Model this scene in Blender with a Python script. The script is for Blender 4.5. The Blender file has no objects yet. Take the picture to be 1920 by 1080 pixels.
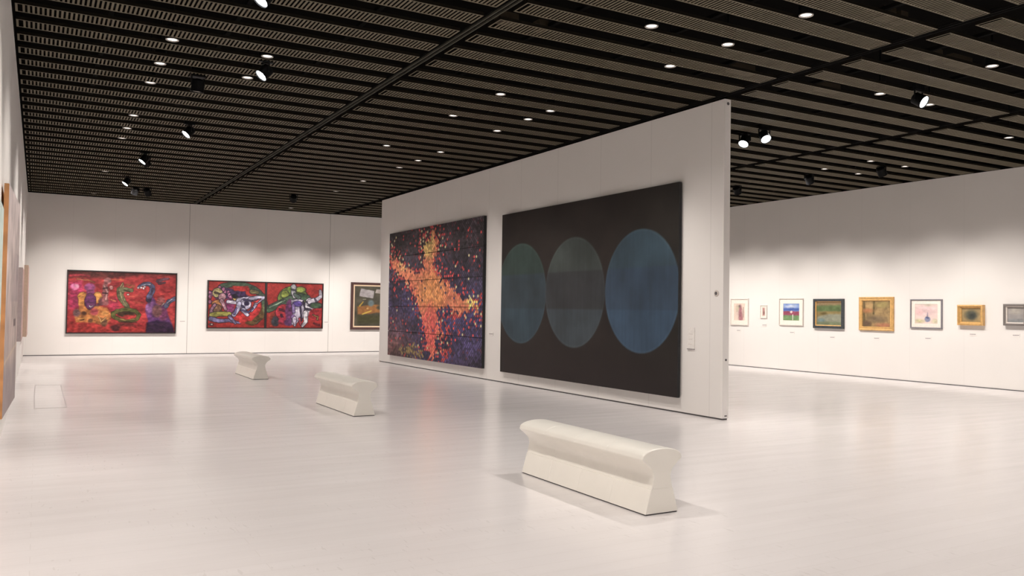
import bpy, math, json
import numpy as np
from mathutils import Vector, Matrix
C = bpy.context.scene.collection
PI = math.pi
rng = np.random.default_rng(7)

# ---------------------------------------------------------------- room measures (metres)
XL, XR = -0.323, 17.544          # faces of the left and right walls
YB, YF = 27.10, -5.0             # faces of the far wall and of the wall behind the camera
H = 4.62                         # underside of the ceiling panels
XP, TP = 8.393, 0.115            # face and thickness of the free-standing partition
YP0, YP1, HP = 8.70, 22.22, 4.548
PITCH, PW, Y0 = 0.5675, 0.290, 10.03   # ceiling panel spacing, width, one leading edge

# ---------------------------------------------------------------- helpers
class MB:
    """collects faces, builds ONE mesh object"""
    def __init__(s): s.v = []; s.f = []; s.m = []
    def quad(s, pts, mi=0):
        n = len(s.v); s.v.extend([tuple(p) for p in pts]); s.f.append(tuple(range(n, n + len(pts)))); s.m.append(mi)
    def box(s, a, b, mi=0):
        x0, y0, z0 = a; x1, y1, z1 = b; n = len(s.v)
        s.v += [(x0,y0,z0),(x1,y0,z0),(x1,y1,z0),(x0,y1,z0),(x0,y0,z1),(x1,y0,z1),(x1,y1,z1),(x0,y1,z1)]
        for q in ((0,3,2,1),(4,5,6,7),(0,1,5,4),(1,2,6,5),(2,3,7,6),(3,0,4,7)):
            s.f.append(tuple(n + i for i in q)); s.m.append(mi)
    def lathe(s, prof, n=24, M=None, cap0=True, cap1=True, mi=0):
        """prof: (radius, z) pairs turned about local Z, then moved by M"""
        M = M or Matrix.Identity(4); b = len(s.v); k = len(prof)
        for r, z in prof:
            for i in range(n):
                a = 2 * PI * i / n
                s.v.append(tuple(M @ Vector((r * math.cos(a), r * math.sin(a), z))))
        for j in range(k - 1):
            for i in range(n):
                i2 = (i + 1) % n
                s.f.append((b + j*n + i, b + j*n + i2, b + (j+1)*n + i2, b + (j+1)*n + i)); s.m.append(mi)
        if cap0: s.f.append(tuple(b + i for i in range(n))[::-1]); s.m.append(mi)
        if cap1: s.f.append(tuple(b + (k-1)*n + i for i in range(n))); s.m.append(mi)
    def ring(s, w, h, prof, mi=0):
        """picture moulding: prof = (inset from the outer edge, y) swept round a w x h rectangle (x centred, z from 0)"""
        b = len(s.v); k = len(prof)
        for d, y in prof:
            s.v += [(-w/2+d, y, d), (w/2-d, y, d), (w/2-d, y, h-d), (-w/2+d, y, h-d)]
        for j in range(k - 1):
            for i in range(4):
                i2 = (i + 1) % 4
                s.f.append((b+j*4+i, b+j*4+i2, b+(j+1)*4+i2, b+(j+1)*4+i)); s.m.append(mi)
    def build(s, name, mat, parent=None, smooth=False, fix=True):
        me = bpy.data.meshes.new(name); me.from_pydata(s.v, [], s.f)
        for m in (mat if isinstance(mat, (list, tuple)) else [mat]): me.materials.append(m)
        if any(s.m): me.polygons.foreach_set('material_index', s.m)
        if fix:
            import bmesh
            bm = bmesh.new(); bm.from_mesh(me); bmesh.ops.recalc_face_normals(bm, faces=bm.faces); bm.to_mesh(me); bm.free()
        if smooth:
            me.polygons.foreach_set('use_smooth', [True] * len(me.polygons))
            try: me.set_sharp_from_angle(angle=math.radians(40))
            except Exception: pass
        me.update()
        return link(name, me, parent)
def link(name, me, parent=None):
    o = bpy.data.objects.new(name, me); C.objects.link(o)
    if parent is not None: o.parent = parent
    return o
def tag(o, label=None, cat=None, group=None, kind=None):
    for k, v in (('label', label), ('category', cat), ('group', group), ('kind', kind)):
        if v: o[k] = v
    return o
def thing(name, label, cat, loc=(0,0,0), rz=0, group=None):
    o = bpy.data.objects.new(name, None); o.empty_display_size = .1; C.objects.link(o)
    o.location = loc; o.rotation_euler = (0, 0, rz)
    return tag(o, label, cat, group)
def dup(root, loc, rz, label, group=None):
    r = root.copy(); C.objects.link(r); r.location = loc; r.rotation_euler = (0, 0, rz); tag(r, label, None, group)
    for ch in list(root.children):
        c = ch.copy(); C.objects.link(c); c.parent = r
        for g in ch.children:
            d = g.copy(); C.objects.link(d); d.parent = c
    return r

# ---------------------------------------------------------------- materials
def lin(c):
    c = np.asarray(c, float) / 255.0
    return np.where(c <= .04045, c / 12.92, ((c + .055) / 1.055) ** 2.4)
def nodes(name):
    m = bpy.data.materials.new(name); m.use_nodes = True
    nt = m.node_tree; return m, nt, nt.nodes, nt.links, nt.nodes['Principled BSDF']
def plain(name, col, rough=.5, metal=0., noise=.04, scale=30., spec=.5):
    m, nt, N, L, B = nodes(name)
    tc = N.new('ShaderNodeTexCoord'); nz = N.new('ShaderNodeTexNoise'); nz.inputs['Scale'].default_value = scale
    L.new(tc.outputs['Object'], nz.inputs['Vector'])
    r = N.new('ShaderNodeValToRGB'); a = [max(0, c * (1 - noise)) for c in col]; b = [min(1, c * (1 + noise)) for c in col]
    r.color_ramp.elements[0].color = (*a, 1); r.color_ramp.elements[1].color = (*b, 1)
    r.color_ramp.elements[0].position = .35; r.color_ramp.elements[1].position = .65
    L.new(nz.outputs['Fac'], r.inputs['Fac']); L.new(r.outputs['Color'], B.inputs['Base Color'])
    B.inputs['Roughness'].default_value = rough; B.inputs['Metallic'].default_value = metal
    B.inputs['Specular IOR Level'].default_value = spec
    return m
def emit(name, col, k):
    m, nt, N, L, B = nodes(name)
    B.inputs['Base Color'].default_value = (.8, .8, .8, 1)
    B.inputs['Emission Color'].default_value = (*col, 1); B.inputs['Emission Strength'].default_value = k
    return m
def math_node(N, L, op, a, b=None):
    n = N.new('ShaderNodeMath'); n.operation = op
    for i, x in enumerate((a, b)):
        if x is None: continue
        if isinstance(x, (int, float)): n.inputs[i].default_value = x
        else: L.new(x, n.inputs[i])
    return n.outputs[0]
def mixc(N, L, fac, a, b, mode='MIX'):
    n = N.new('ShaderNodeMix'); n.data_type = 'RGBA'; n.blend_type = mode
    if isinstance(fac, (int, float)): n.inputs[0].default_value = fac
    else: L.new(fac, n.inputs[0])
    for i, x in ((6, a), (7, b)):
        if isinstance(x, tuple): n.inputs[i].default_value = (*x, 1)
        else: L.new(x, n.inputs[i])
    return n.outputs[2]
WALL = (.80, .775, .75)
def wall_mat(name, axis, big=None, fine=None):
    """white painted panels; big/fine = (offset, period, line width, strength): thin vertical joints"""
    m, nt, N, L, B = nodes(name)
    tc = N.new('ShaderNodeTexCoord'); sp = N.new('ShaderNodeSeparateXYZ'); L.new(tc.outputs['Object'], sp.inputs[0])
    nz = N.new('ShaderNodeTexNoise'); nz.inputs['Scale'].default_value = 1.3; nz.inputs['Detail'].default_value = 4
    L.new(tc.outputs['Object'], nz.inputs['Vector'])
    col = mixc(N, L, nz.outputs['Fac'], tuple(c * .975 for c in WALL), tuple(min(1, c * 1.02) for c in WALL))
    for j in (fine, big):
        if not j: continue
        off, per, w, k = j
        t = math_node(N, L, 'DIVIDE', math_node(N, L, 'SUBTRACT', sp.outputs[axis], off - w / 2), per)
        fr = math_node(N, L, 'FRACT', t)
        ln = math_node(N, L, 'LESS_THAN', fr, w / per)
        col = mixc(N, L, math_node(N, L, 'MULTIPLY', ln, k), col, (.12, .11, .10))
    L.new(col, B.inputs['Base Color']); B.inputs['Roughness'].default_value = .62; B.inputs['Specular IOR Level'].default_value = .3
    return m
def floor_mat():
    m, nt, N, L, B = nodes('pale_polished_floor')
    tc = N.new('ShaderNodeTexCoord')
    def noise(sx, sy, scale, det=3):
        mp = N.new('ShaderNodeMapping'); mp.inputs['Scale'].default_value = (sx, sy, 1); L.new(tc.outputs['Object'], mp.inputs[0])
        n = N.new('ShaderNodeTexNoise'); n.inputs['Scale'].default_value = scale; n.inputs['Detail'].default_value = det; L.new(mp.outputs[0], n.inputs['Vector'])
        return n.outputs['Fac']
    streak = noise(.45, 4., 1.6, 4); blot = noise(1, 1, .55, 3); grain = noise(1.2, 24., 3., 4)
    col = mixc(N, L, streak, (.755, .72, .722), (.80, .77, .772))
    col = mixc(N, L, math_node(N, L, 'MULTIPLY', blot, .42), col, (.71, .672, .674))
    col = mixc(N, L, math_node(N, L, 'MULTIPLY', grain, .10), col, (.82, .80, .79))
    br = N.new('ShaderNodeTexBrick'); br.inputs['Scale'].default_value = 1.0
    br.inputs['Brick Width'].default_value = 2.4; br.inputs['Row Height'].default_value = .15; br.inputs['Mortar Size'].default_value = .0025
    br.inputs['Color1'].default_value = (1, 1, 1, 1); br.inputs['Color2'].default_value = (.975, .972, .97, 1); br.inputs['Mortar'].default_value = (.91, .90, .89, 1)
    L.new(tc.outputs['Object'], br.inputs['Vector'])
    col = mixc(N, L, .8, col, br.outputs['Color'], 'MULTIPLY')
    # scuffs: sparse short dark marks
    mp = N.new('ShaderNodeMapping'); mp.inputs['Scale'].default_value = (11, 2.2, 1); mp.inputs['Rotation'].default_value = (0, 0, .3); L.new(tc.outputs['Object'], mp.inputs[0])
    vo = N.new('ShaderNodeTexNoise'); vo.inputs['Scale'].default_value = 3.2; vo.inputs['Detail'].default_value = 2; L.new(mp.outputs[0], vo.inputs['Vector'])
    patch = noise(1, 1, .9, 2)
    sc = math_node(N, L, 'MULTIPLY', math_node(N, L, 'GREATER_THAN', vo.outputs['Fac'], .665), math_node(N, L, 'GREATER_THAN', patch, .53))
    col = mixc(N, L, math_node(N, L, 'MULTIPLY', sc, .16), col, (.36, .33, .31))
    L.new(col, B.inputs['Base Color'])
    rr = N.new('ShaderNodeMapRange'); rr.inputs['To Min'].default_value = .17; rr.inputs['To Max'].default_value = .30
    L.new(streak, rr.inputs['Value']); L.new(rr.outputs[0], B.inputs['Roughness'])
    B.inputs['Specular IOR Level'].default_value = .55
    bp = N.new('ShaderNodeBump'); bp.inputs['Strength'].default_value = .006; bp.inputs['Distance'].default_value = .01
    L.new(grain, bp.inputs['Height']); L.new(bp.outputs[0], B.inputs['Normal'])
    return m
def paint_mat():
    """oil paint: the picture's own pigments stored on the canvas mesh, plus fine brush relief"""
    m, nt, N, L, B = nodes('oil_paint')
    at = N.new('ShaderNodeAttribute'); at.attribute_name = 'pigment'
    tc = N.new('ShaderNodeTexCoord'); nz = N.new('ShaderNodeTexNoise'); nz.inputs['Scale'].default_value = 40; L.new(tc.outputs['Object'], nz.inputs['Vector'])
    bp = N.new('ShaderNodeBump'); bp.inputs['Strength'].default_value = .15; bp.inputs['Distance'].default_value = .004
    L.new(nz.outputs['Fac'], bp.inputs['Height']); L.new(bp.outputs[0], B.inputs['Normal'])
    L.new(at.outputs['Color'], B.inputs['Base Color']); B.inputs['Roughness'].default_value = .55; B.inputs['Specular IOR Level'].default_value = .3
    return m
M = dict(
    back=wall_mat('white_far_wall', 0, (4.0, 4.43, .016, .55), (.83, 1.107, .010, .07)),
    side=wall_mat('white_side_wall', 1, None, (.45, 1.30, .012, .05)),
    part=wall_mat('white_partition_panel', 1, None, (10.32, 1.36, .016, .11)),
    front=wall_mat('white_near_wall', 0), floor=floor_mat(), paint=paint_mat(),
    gap=plain('dark_shadow_gap', (.10, .095, .10), .7),
    slat=plain('brown_painted_metal', (.145, .125, .088), .6, 0, .06, 6, spec=.12),
    slatside=plain('dark_panel_side', (.014, .012, .009), .7, spec=.03),  # panel sides coloured darker to carry the shade between panels
    deck=plain('black_ceiling_void', (.005, .0045, .004), .9, spec=.02),
    rail=plain('dark_track_metal', (.07, .066, .052), .6, spec=.1), hanger=plain('black_hanger_metal', (.009, .0085, .008), .8, spec=.03),
    black=plain('black_lamp_metal', (.006, .006, .0065), .5, spec=.1),
    rim=plain('pale_lamp_rim', (.36, .34, .31), .4),
    bench=plain('cream_moulded_bench', (.84, .815, .755), .30, 0, .015, 4),
    darkfoot=plain('dark_bench_foot', (.06, .055, .06), .6),
    blackframe=plain('black_picture_frame', (.022, .017, .017), .4),
    brownframe=plain('dark_brown_frame', (.075, .032, .030), .4),
    cream=plain('cream_liner', (.72, .55, .38), .5),
    silver=plain('pale_grey_frame', (.62, .56, .52), .4), white=plain('white_frame', (.74, .68, .63), .5),
    mat=plain('cream_mat_board', (.84, .78, .70), .8), gold=plain('gold_frame', (.66, .40, .15), .38, .15, .12, 14),
    greyframe=plain('grey_blue_frame', (.20, .19, .21), .4), charcoal=plain('charcoal_frame', (.045, .052, .058), .45, 0, .2, 20),
    greygreen=plain('grey_wood_frame', (.17, .15, .14), .45), linen=plain('canvas_edge', (.02, .02, .022), .7),
    wood=plain('raw_wood_edge', (.62, .30, .12), .5, 0, .18, 5), tan=plain('tan_edge', (.62, .46, .36), .6), mauve=plain('mauve_edge', (.50, .42, .42), .6),
    hatch=plain('grey_hatch_rim', (.44, .41, .41), .7, spec=.1), duct=plain('brown_junction_box', (.07, .055, .038), .7, spec=.1), card=plain('white_card', (.80, .77, .74), .6), ink=plain('grey_print', (.34, .31, .32), .7),
    lens=emit('spot_lens_glow', (.92, .97, 1.0), 14.0), down=emit('downlight_glow', (1.0, .92, .86), 1.1),
    deadlens=plain('unlit_lens', (.20, .17, .13), .25),
)
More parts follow.
